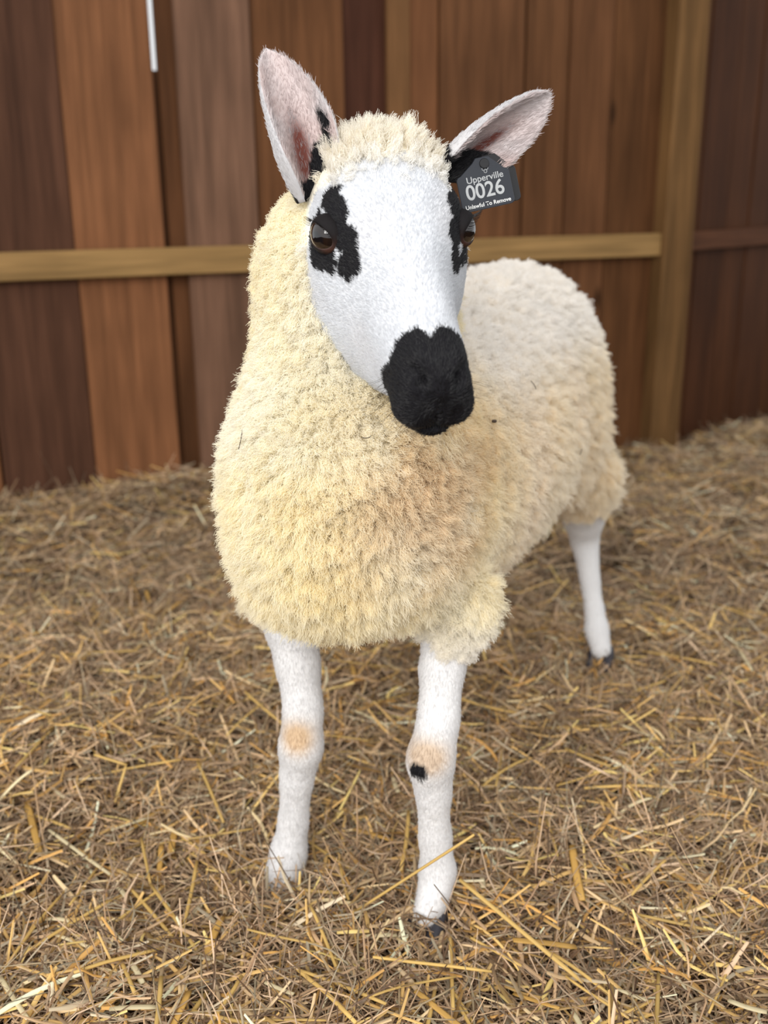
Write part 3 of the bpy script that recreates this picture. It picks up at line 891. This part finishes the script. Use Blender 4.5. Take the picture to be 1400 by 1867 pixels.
# woolly crown and the ruff behind the cheeks
cn = HV[:, 1] + .010 * vnoise(HV, 70, 17) + .012 * vnoise(HV, 170, 18)
hw = np.where(HV[:, 2] > 0, sstep(-.012, -.050, cn), np.where(Hfleece, 1.0, 0)) * (HV[:, 1] > -.118) * np.where((HV[:, 2] > -.02) & (np.abs(HV[:, 0]) > .048), .04, 1)
P, Nw = scatter(HVw, HNw, HFn, hw, int(3000 * Q), rw)
ql = Hl(P)
up = (ql[:, 2] > .02)[:, None] * (np.array([0, 0, 0.7]) + h_f * .30) + .5 * h_f * sstep(-.05, -.02, ql[:, 1])[:, None]
lc = .009 + .008 * (ql[:, 2] > .03) * sstep(-.015, -.055, ql[:, 1])
pts, r, col = locks(P, Nw, rw, lc, 12, .0022, .0009, 1.6, 8, droop=.02, rad=.00021, dirn=up, tuft=.007, pull_to=.75, colfn=lambda p: (lambda k_: (wool_colour(p) * .25 + .75 * srgb(243, 238, 228)) * (1 - k_) + k_ * srgb(250, 249, 247))(sstep(-.06, -.02, Hl(p)[:, 1])[:, None] * .8))
strands('crown_wool', pts, r, col, M_WOOL, sheep)

# short coat of the face and legs
def short_fur(name, V, Nn, F, weight, count, flow, length, col_of, rng, rad=.00017, lift=.45):
    P, N_ = scatter(V, Nn, F, weight, count, rng)
    n = len(P)
    fl_ = flow(P, N_)
    fl_ = unit(fl_ - N_ * (fl_ * N_).sum(1, keepdims=True))
    D = unit(fl_ + N_ * lift + rng.normal(0, .16, (n, 3)))
    L = length * rng.uniform(.65, 1.25, n)
    t = np.linspace(0, 1, 4)
    bend_ = -N_ * .35
    pts = P[:, None] - N_[:, None] * .0004 + (D[:, None] * t[None, :, None] + bend_[:, None] * (t ** 2)[None, :, None] * .6) * L[:, None, None]
    col = col_of(P) * rng.uniform(.9, 1.05, (n, 1))
    return strands(name, pts, rad * np.array([1.1, 1.0, .75, .25]), np.clip(col, 0, 1), M_FUR, sheep)
# keep clear of the eyes
eyed = np.minimum(np.linalg.norm((HV - EYE) / [1, 1, .8], axis=1), np.linalg.norm((HV - EYE * [-1, 1, 1]) / [1, 1, .8], axis=1))
fw = np.where(Hfleece | (eyed < .0155), 0, 1.0) * (HV[:, 1] > -.10) * (.3 + facing(HVw, HNw))
nost = np.minimum(np.linalg.norm((HV - [.017, .178, -.014]) / [1, 1, .6], axis=1), np.linalg.norm((HV - [-.017, .178, -.014]) / [1, 1, .6], axis=1))
fw = fw * (nost > .008)
def face_flow(P, N_):
    q = Hl(P)
    d = np.tile(-h_f, (len(P), 1)) + np.sign(q[:, :1]) * h_x * .35 * np.abs(q[:, :1]) / .06
    return d + .25 * np.stack([vnoise(P, 40, 61), vnoise(P, 40, 62), vnoise(P, 40, 63)], -1)
short_fur('face_fur', HVw, HNw, HFn, fw, int(62000 * Q), face_flow, .0048, lambda P: head_coat(Hl(P))[0], rw)
lw = np.where(Bbare, 1.0, 0) * (.3 + facing(BV, BN))
lw = lw * np.where(BV[:, 1] > 1.4, .35, 1) * (BV[:, 2] > -.01)
short_fur('leg_fur', BV, BN, BF, lw, int(42000 * Q), lambda P, N_: np.tile([0, 0, -1.0], (len(P), 1)) + .25 * np.stack([vnoise(P, 40, 61), vnoise(P, 40, 62), vnoise(P, 40, 63)], -1),
          .0062, lambda P: leg_marks(P, np.tile(LEGW, (len(P), 1))), rw, lift=.35)

# ------------------------------------------------------------------ eyes
M_EYE, nt_, b_ = new_mat('eyeball', 0.04, 0.6)
a_ = nt_.nodes.new('ShaderNodeAttribute'); a_.attribute_name = 'coat'
nt_.links.new(a_.outputs['Color'], b_.inputs['Base Color'])
b_.inputs['Coat Weight'].default_value = 1.0; b_.inputs['Coat Roughness'].default_value = 0.02
M_LID = mat_attr('eyelid_skin', rough=0.6, spec=0.15, bump=(500, .3))
for sx in (1, -1):
    ce = EYE * [sx, 1, 1]
    g = unit(np.array([.86 * sx, .44, .14]))
    e1 = unit(np.cross([0, 0, 1.0], g)); e2 = np.cross(g, e1)           # across, up
    if sx > 0: e1 = -e1                                                 # e1 runs towards the nose? keep consistent below
    fwd_sign = 1.0 if e1[1] > 0 else -1.0
    e1 = e1 * fwd_sign                                                  # towards the nose
    # eyeball
    nth, nph = 28, 40
    th_, ph_ = np.meshgrid(np.linspace(0, np.pi, nth), np.linspace(0, 2 * np.pi, nph, endpoint=False), indexing='ij')
    d_ = np.cos(th_)[..., None] * g + np.sin(th_)[..., None] * (np.cos(ph_)[..., None] * e1 + np.sin(ph_)[..., None] * e2)
    Vv = ce + ER * d_.reshape(-1, 3)
    th1, ph1 = th_.ravel(), ph_.ravel()
    px_, py_ = th1 * np.cos(ph1), th1 * np.sin(ph1)
    colr = np.tile(srgb(60, 44, 40), (len(Vv), 1))
    colr[th1 < .95] = srgb(22, 14, 12)
    colr[th1 < .80] = srgb(26, 16, 12)
    colr[(px_ / .56) ** 2 + (py_ / .26) ** 2 < 1] = srgb(10, 10, 14)
    Fv = grid_faces(nth, nph, True)
    if np.dot(np.cross(Vv[Fv[300, 1]] - Vv[Fv[300, 0]], Vv[Fv[300, 2]] - Vv[Fv[300, 0]]), Vv[Fv[300, 0]] - ce) < 0: Fv = Fv[:, ::-1]
    eye = link('eye', mesh_np('eye', Hw(Vv), Fv, True, colr), sheep, M_EYE)
    # lids: an almond opening, the skin rolling over the rim and back into the socket
    nt2 = 72
    tt_ = np.linspace(0, 2 * np.pi, nt2, endpoint=False)
    ca, sa = np.cos(tt_), np.sin(tt_)
    alpha = 1.0 / np.sqrt((ca / np.where(ca > 0, .98, .88)) ** 2 + (sa / np.where(sa > 0, .60, .54)) ** 2)
    prof = [(0.0, 1.004), (.015, 1.03), (.06, 1.06), (.18, 1.065), (.40, 1.05), (.75, 1.02), (1.15, .98)]
    Vl = []
    for da, rr in prof:
        al = alpha + da
        rr2 = rr + (.015 * np.clip(sa, 0, 1) * (0 < da < .7))
        Vl.append(ce + ER * rr2[:, None] * (np.cos(al)[:, None] * g + np.sin(al)[:, None] * (ca[:, None] * e1 + sa[:, None] * e2)))
    Vl = np.array(Vl)
    cl = np.tile(srgb(22, 19, 20), (len(prof), nt2, 1))
    corner = np.exp(-((tt_ - 2 * np.pi * (tt_ > np.pi)) + .45) ** 2 / .28)
    cl = cl + (srgb(92, 58, 46) - cl) * (corner[None, :, None] * np.array([.3, .5, .6, .7, .7, .6, .5])[:, None, None] * .8)
    cl[0] = srgb(96, 78, 72)
    Fl = grid_faces(len(prof), nt2, True)
    link('eyelid', mesh_np('eyelid', Hw(Vl.reshape(-1, 3)), Fl, True, cl.reshape(-1, 3)), sheep, M_LID)
    # lashes
    nl_ = 30
    ta = np.linspace(.35, np.pi - .1, nl_) + rw.normal(0, .03, nl_)
    al = 1.0 / np.sqrt((np.cos(ta) / .92) ** 2 + (np.sin(ta) / .60) ** 2) + .05
    root = ce + ER * 1.12 * (np.cos(al)[:, None] * g + np.sin(al)[:, None] * (np.cos(ta)[:, None] * e1 + np.sin(ta)[:, None] * e2))
    out = unit(g * .9 + e2 * .15 + np.cos(ta)[:, None] * e1 * .5)
    s_ = np.linspace(0, 1, 5)
    pl = root[:, None] + out[:, None] * (.0075 * s_)[None, :, None] + e2 * (.003 * s_ ** 2)[None, :, None]
    strands('eyelashes', Hw(pl), .00022 * np.array([1.2, 1, .8, .6, .2]), np.tile(srgb(26, 22, 22), (nl_, 1)), M_FUR, sheep)

# ------------------------------------------------------------------ ears
def ear(base, tip, side_hint, L_w, curl, lean, pink, dark, seed):
    """a leaf-shaped cupped ear: base and tip in the world, edges curling towards the opening"""
    base, tip = np.asarray(base), np.asarray(tip)
    ax = unit(tip - base); L = np.linalg.norm(tip - base)
    op = unit(side_hint - ax * (side_hint @ ax)); sd = np.cross(ax, op)
    nu, nv = 44, 29
    u = np.linspace(0, 1, nu); v = np.linspace(-1, 1, nv)
    wu = np.interp(u, [0, .12, .3, .5, .7, .85, .95, 1.0], np.array([.38, .66, .95, 1.0, .88, .64, .38, .08])) * L_w
    for _ in range(2): wu[1:-1] = (wu[:-2] + 2 * wu[1:-1] + wu[2:]) / 4
    fm = np.interp(u, [0, .2, .5, .8, 1], curl)
    fm = np.radians(fm)
    Rr = wu / np.where(fm > np.pi / 2, 1, np.sin(np.minimum(fm, np.pi / 2)))
    ang_ = v[None] * fm[:, None]
    cen = base + ax * (L * u)[:, None] + op * (lean[0] * np.sin(u * np.pi))[:, None] + sd * (lean[1] * np.sin(u * np.pi))[:, None]
    mid = cen[:, None] + sd * (Rr[:, None] * np.sin(ang_))[..., None] + op * (Rr[:, None] * (1 - np.cos(ang_)))[..., None]
    # surface normals (towards the opening)
    du = np.gradient(mid, axis=0); dv = np.gradient(mid, axis=1)
    nr = unit(np.cross(du, dv)); nr = nr * np.sign((nr * op).sum(-1).mean())
    th_ = .0026 * np.sqrt(np.clip(1 - v ** 4, .05, 1))[None, :, None] * np.clip(wu / L_w + .2, .3, 1)[:, None, None]
    inn, out = mid + nr * th_, mid - nr * th_
    loop = np.concatenate([inn, out[:, ::-1]], 1)
    K = nv * 2
    Vv = loop.reshape(-1, 3); Fv = grid_faces(nu, K, True)
    Vv = np.r_[Vv, [base], [cen[-1] + ax * .0025]]
    uu = np.repeat(u, K); vv = np.tile(np.r_[v, v[::-1]], nu); ins = np.tile(np.r_[np.ones(nv), np.zeros(nv)], nu) > 0
    col = np.tile(WHITE * np.array([.97, .93, .91]), (nu * K, 1))
    pk = np.exp(-((uu - pink[0]) / pink[1]) ** 2 - ((vv - pink[2]) / pink[3]) ** 2)
    col = np.where(ins[:, None], col + (srgb(214, 178, 168) - col) * np.clip(.35 + .25 * vnoise(Vv[:-2], 50, seed), 0, 1)[:, None], col)
    col = np.where(ins[:, None], col + (srgb(98, 42, 30) - col) * np.clip(1.35 * pk, 0, .95)[:, None], col)
    dk = np.zeros(nu * K, bool)
    for (cu, cv, ru, rv) in dark:
        dk |= (((uu - cu) / ru) ** 2 + ((vv - cv) / rv) ** 2 + .3 * vnoise(Vv[:-2], 120, seed + 1) < 1)
    col[dk] = BLACK
    col = np.r_[col, [BLACK], [WHITE]]
    # orient outward
    n0 = vnormals(Vv, Fv)
    if (n0[:-2][ins] * np.repeat(nr.reshape(nu, 1, nv, 3)[:, 0], 1, 0).reshape(-1, 3)).sum() < 0: Fv = Fv[:, ::-1]
    n0 = vnormals(Vv, Fv)
    me_ = mesh_np('ear', Vv, Fv, True, col)
    bm = bmesh.new(); bm.from_mesh(me_); bm.verts.ensure_lookup_table()
    for j in range(K):
        for ring, c_, rv_ in ((0, nu * K, False), ((nu - 1) * K, nu * K + 1, True)):
            t3 = [bm.verts[ring + j], bm.verts[ring + (j + 1) % K], bm.verts[c_]]
            try: bm.faces.new(t3[::-1] if rv_ else t3).smooth = True
            except ValueError: pass
    bmesh.ops.recalc_face_normals(bm, faces=bm.faces)
    bm.to_mesh(me_); bm.free()
    eo = link('ear', me_, sheep, M_SKIN)
    # hair of the ear, longer along the inner edges
    wv = np.r_[np.where(ins & (pk > .45) & ~dk, .25, 1.0), 0, 0]
    P_, N_ = scatter(Vv, n0, Fv, wv, int(9000 * Q), rw)
    i_ = None
    # nearest grid vertex gives the colour
    loc_u = np.clip(((P_ - base) @ ax) / L, 0, 1)
    ci = np.empty(len(P_), int)
    for k0 in range(0, len(P_), 3000):
        ci[k0:k0 + 3000] = ((P_[k0:k0 + 3000, None] - Vv[None, :-2]) ** 2).sum(-1).argmin(1)
    n = len(P_)
    D = unit(ax + .45 * N_ + rw.normal(0, .2, (n, 3)))
    Lh = .0042 * rw.uniform(.6, 1.3, n) * np.where(ins[ci] & (np.abs(vv[ci]) > .55), 1.9, 1.0) * np.interp(loc_u, [0, .8, 1], [1.2, 1, .6])
    t_ = np.linspace(0, 1, 4)
    pp = P_[:, None] + (D[:, None] * t_[None, :, None] - N_[:, None] * (.3 * t_ ** 2)[None, :, None]) * Lh[:, None, None]
    hcol = col[ci] * rw.uniform(.92, 1.04, (n, 1))
    hcol = np.where((pk[ci] > .3)[:, None] & ins[ci][:, None] & ~dk[ci][:, None], hcol * .6 + .4 * WHITE * .9, hcol)
    h_ = strands('ear_fur', pp, .00016 * np.array([1.1, 1, .75, .25]), np.clip(hcol, 0, 1), M_FUR, eo)
    return base, ax, op, sd, L
eb1 = Hw((.066, -.068, .002)); yb1 = eb1[1]
ear(eb1, on_y(486, 92, yb1 + .005), np.array([.45, -.9, .05]), .0285, (130, 115, 92, 68, 48), (0.0, .004), (.32, .24, .08, .20), [(.16, .62, .22, .46), (.03, .2, .09, 1.0), (.46, .74, .10, .14)], 71)
eb2 = Hw((-.056, -.072, .030)); yb2 = eb2[1]
EAR2 = ear(eb2, on_y(1002, 172, yb2 + .005), np.array([.25, -.85, -.45]), .026, (125, 100, 75, 60, 45), (0.0, .0), (.40, .22, .12, .16), [(.12, .55, .26, .6), (.05, 0, .10, 1.2)], 75)

# ------------------------------------------------------------------ hooves
def claw(tip, heel, wdt, hgt, side):
    tip, heel = np.asarray(tip, float), np.asarray(heel, float)
    ax = unit(tip - heel); L = np.linalg.norm(tip - heel)
    sd = unit(np.cross(ax, [0, 0, 1.0])); up = np.cross(sd, ax)
    m, n = 9, 14
    u = np.linspace(0, 1, m); a = np.linspace(0, 2 * np.pi, n, endpoint=False)
    wu = wdt * np.array([.75, .95, 1, 1, .96, .88, .74, .52, .18])
    hu = hgt * np.array([1.0, 1.05, 1.0, .92, .82, .70, .56, .38, .15])
    ca, sa = np.sign(np.cos(a)) * np.abs(np.cos(a)) ** .7, np.sign(np.sin(a)) * np.abs(np.sin(a)) ** .7
    Vv = heel + (ax * (L * u)[:, None])[:, None] + sd * (wu[:, None] * ca)[..., None] + np.array([0, 0, 1.0]) * (hu[:, None] * (sa * .5 + .5))[..., None] \
        + sd * (side * .003 * u ** 2)[:, None, None]
    Vv = Vv.reshape(-1, 3)
    me_ = bpy.data.meshes.new('hoof')
    me_.from_pydata(Vv.tolist(), [], grid_faces(m, n, True).tolist() + [tuple(range(n))[::-1], tuple((m - 1) * n + j for j in range(n))])
    me_.update(); me_.polygons.foreach_set('use_smooth', np.ones(len(me_.polygons), bool))
    bm = bmesh.new(); bm.from_mesh(me_); bmesh.ops.recalc_face_normals(bm, faces=bm.faces); bm.to_mesh(me_); bm.free()
    return link('hoof', me_, sheep, M_HOOF)
for key in ('lf', 'rf', 'lh', 'rh'):
    foot = np.array(LEGS[key][-1][0]); sdv = unit(np.cross(SF, [0, 0, 1.0]))
    fz = foot[2] - .026
    for s_ in (-1, 1):
        c0 = foot + sdv * s_ * .0105 - SF * .020; c1 = foot + sdv * s_ * .0135 + SF * .030
        c0[2] = c1[2] = fz
        claw(c1, c0, .0108, .030, s_)
    # dew claws at the back of the pastern
    pj = np.array(LEGS[key][-3][0])
    for s_ in (-1, 1):
        c0 = pj + sdv * s_ * .011 - SF * .020 + np.array([0, 0, -.004]); c1 = c0 - SF * .008 + np.array([0, 0, -.014])
        claw(c1, c0, .006, .008, s_).name = 'dew_claw'

# ------------------------------------------------------------------ whiskers
nwk = 44
wk = []
for i in range(nwk):
    sx = rw.choice([-1, 1]); y0 = rw.uniform(.12, .165); z0 = rw.uniform(-.085, -.05)
    j = np.argmin(np.linalg.norm(HV[:nl] - [sx * .033, y0, z0], axis=1))
    d0 = unit(HN_l[j] + np.array([0, -.15, -.2]) + rw.normal(0, .25, 3)); s_ = np.linspace(0, 1, 6)
    Lw = rw.uniform(.015, .036)
    wk.append(HV[j] + d0 * (s_ * Lw)[:, None] + np.array([0, -.2, -.25]) * (s_ ** 2 * Lw)[:, None])
strands('whiskers', Hw(np.array(wk)), .00011 * np.array([1.2, 1, .9, .7, .5, .2]), np.tile(srgb(60, 50, 46), (nwk, 1)), M_FUR, sheep)

# ------------------------------------------------------------------ ear tag
M_TAG = mat_plain('dark_tag_plastic', srgb(38, 41, 48), 0.35, 0.4)
M_TAGB = mat_plain('black_tag_plastic', srgb(20, 20, 23), 0.4, 0.4)
M_INK = mat_plain('white_print', srgb(215, 215, 213), 0.6, 0.2)
M_INK2 = mat_plain('grey_print', srgb(165, 167, 168), 0.6, 0.2)
ytag = yb2 - .014
tc = on_y(885, 345, ytag)
t_x = unit(on_y(945, 333, ytag + .006) - on_y(855, 353, ytag - .002)); t_n = unit(np.array([-.05, -1, .12]) - t_x * (np.array([-.05, -1, .12]) @ t_x)); t_y = np.cross(t_n, t_x)
tagroot = empty('ear_tag', tuple(tc)); tag(tagroot, 'dark plastic ear tag printed 0026, pinned through the ear of the sheep', 'ear tag')
def Tg(x, y, z=0.0): return tc + t_x * x + t_y * y + t_n * z
def plate(name, outline, z0, z1, mat, dx=0, dy=0):
    n = len(outline); Vv = [Tg(x + dx, y + dy, z0) for x, y in outline] + [Tg(x + dx, y + dy, z1) for x, y in outline]
    Ff = [tuple(range(n))[::-1], tuple(range(n, 2 * n))] + [(i, (i + 1) % n, n + (i + 1) % n, n + i) for i in range(n)]
    me_ = bpy.data.meshes.new(name); me_.from_pydata([tuple(p) for p in Vv], [], Ff); me_.update()
    bm = bmesh.new(); bm.from_mesh(me_); bmesh.ops.recalc_face_normals(bm, faces=bm.faces)
    bmesh.ops.bevel(bm, geom=[e for e in bm.edges if len(e.link_faces) == 2 and any(len(f.verts) == n for f in e.link_faces)], offset=.0004, segments=1, affect='EDGES')
    bm.to_mesh(me_); bm.free()
    return link(name, me_, tagroot, mat)
def rounded(x0, y0, x1, y1, r, neck=None):
    pts = []
    for cx_, cy_, a0 in ((x1 - r, y0 + r, -90), (x1 - r, y1 - r, 0), (x0 + r, y1 - r, 90), (x0 + r, y0 + r, 180)):
        if neck and a0 == 90:
            pts += [(neck[0] + neck[1], neck[2]), (neck[0] + neck[1] * .6, neck[2] + .004), (neck[0] - neck[1] * .6, neck[2] + .004), (neck[0] - neck[1], neck[2])]
        pts += [(cx_ + r * math.cos(math.radians(a0 + k * 18)), cy_ + r * math.sin(math.radians(a0 + k * 18))) for k in range(6)]
    return pts
front_p = plate('front_plate', rounded(-.025, -.0170, .0245, .0150, .004, (.002, .010, .024)), 0, .0016, M_TAG)
plate('back_plate', rounded(-.024, -.0170, .0245, .0150, .004, (.002, .010, .024)), -.0075, -.0060, M_TAGB, .0085, .002)
pin = plate('pin', [(.0045 * math.cos(a), .021 + .0045 * math.sin(a)) for a in np.linspace(0, 2 * np.pi, 16, endpoint=False)], -.006, .0032, M_TAGB, .003, .001)
def lettering(txt, x, y, size, bold=0.0, sx=1.0, ink=None):
    cu = bpy.data.curves.new('lettering', 'FONT'); cu.body = txt; cu.size = size * 200; cu.align_x = 'CENTER'; cu.align_y = 'CENTER'
    cu.offset = bold * 200; cu.extrude = 0
    tmp = bpy.data.objects.new('lettering_source', cu); COL.objects.link(tmp)
    bpy.context.view_layer.update()
    me_ = bpy.data.meshes.new_from_object(tmp.evaluated_get(bpy.context.evaluated_depsgraph_get()))
    bpy.data.objects.remove(tmp); bpy.data.curves.remove(cu)
    co = np.array([v.co for v in me_.vertices]) / 200
    for v, c in zip(me_.vertices, co):
        v.co = tuple(Tg(x + c[0] * sx, y + c[1], .0019))
    me_.materials.clear()
    o = link('lettering', me_, front_p, ink or M_INK)
    return o
lettering('Upperville', .001, .0098, .0080, .00008, 1.05, M_INK2)
lettering('0026', -.001, -.0012, .0185, .0003, .98, M_INK2)
lettering('Unlawful To Remove', -.0005, -.0130, .0050, .00006, 1.0)
# small emblem of interlaced loops above the name
em = []
for cx_, cy_, rr in ((.0015, .0175, .0017), (.0042, .0178, .0017), (.0028, .0152, .0016)):
    for a in np.linspace(0, 2 * np.pi, 14, endpoint=False):
        em.append((cx_, cy_, rr, a))
Ve, Fe = [], []
for r_ in range(3):
    for i_ in range(14):
        cx_, cy_, rr, a = em[r_ * 14 + i_]
        for q in (rr, rr - .0004): Ve.append(tuple(Tg(cx_ + q * math.cos(a), cy_ + q * math.sin(a), .0019)))
        b0 = r_ * 28
        Fe.append((b0 + 2 * i_, b0 + 2 * ((i_ + 1) % 14), b0 + 2 * ((i_ + 1) % 14) + 1, b0 + 2 * i_ + 1))
me_ = bpy.data.meshes.new('emblem'); me_.from_pydata(Ve, [], Fe); link('emblem', me_, front_p, M_INK2)
# ------------------------------------------------------------------ flecks of hay caught in the fleece
from mathutils.bvhtree import BVHTree
_bv = BVHTree.FromPolygons([tuple(v) for v in BV], [tuple(int(i) for i in f) for f in BF])
for px, py, L, a, lab in [(632, 1133, .014, 1.2, 'dark curled hay fleck caught in the brisket wool between the forelegs'),
                          (874, 778, .005, .3, 'small dark lump of dirt stuck in the wool beside the muzzle'),
                          (470, 808, .018, 1.35, 'thin bent hay stem stuck in the neck wool by the shoulder edge'),
                          (878, 980, .012, -1.1, 'short dark hay fleck in the wool of the shoulder'),
                          (948, 714, .012, -.4, 'thin curved hay stem on the flank behind the muzzle'),
                          (1034, 816, .015, -1.2, 'curved hay stem hanging on the side of the belly wool'),
                          (660, 805, .009, .2, 'tiny hay fleck in the throat wool under the jaw')]:
    hit = _bv.ray_cast(Vector((0, 0, CAM_H)), Vector(tuple(unit(ray(px, py)))))
    if hit[0] is None: continue
    n_ = np.array(hit[1]); p_ = np.array(hit[0]) + n_ * .0175
    e1 = unit(np.cross(n_, c_u)) * -1; e2 = np.cross(n_, e1) * -1
    dd_ = c_r * math.cos(a) + c_u * math.sin(a); dd_ = unit(dd_ - n_ * (dd_ @ n_)); ee_ = np.cross(n_, dd_)
    s_ = np.linspace(-.5, .5, 7)[:, None]
    pts_ = p_ + dd_ * (L * s_) + ee_ * (L * .8 * (s_ ** 2)) + n_ * (.002 * (1 - 4 * s_ ** 2))
    lump = L < .006
    fo = put_stalk(pts_, .0022 if lump else .00045, srgb(70, 56, 46), 'dirt_lump' if lump else 'hay_fleck', lab, 'hay flecks caught in the fleece', .8, 0.0)
    fo['category'] = 'dirt' if lump else 'hay'
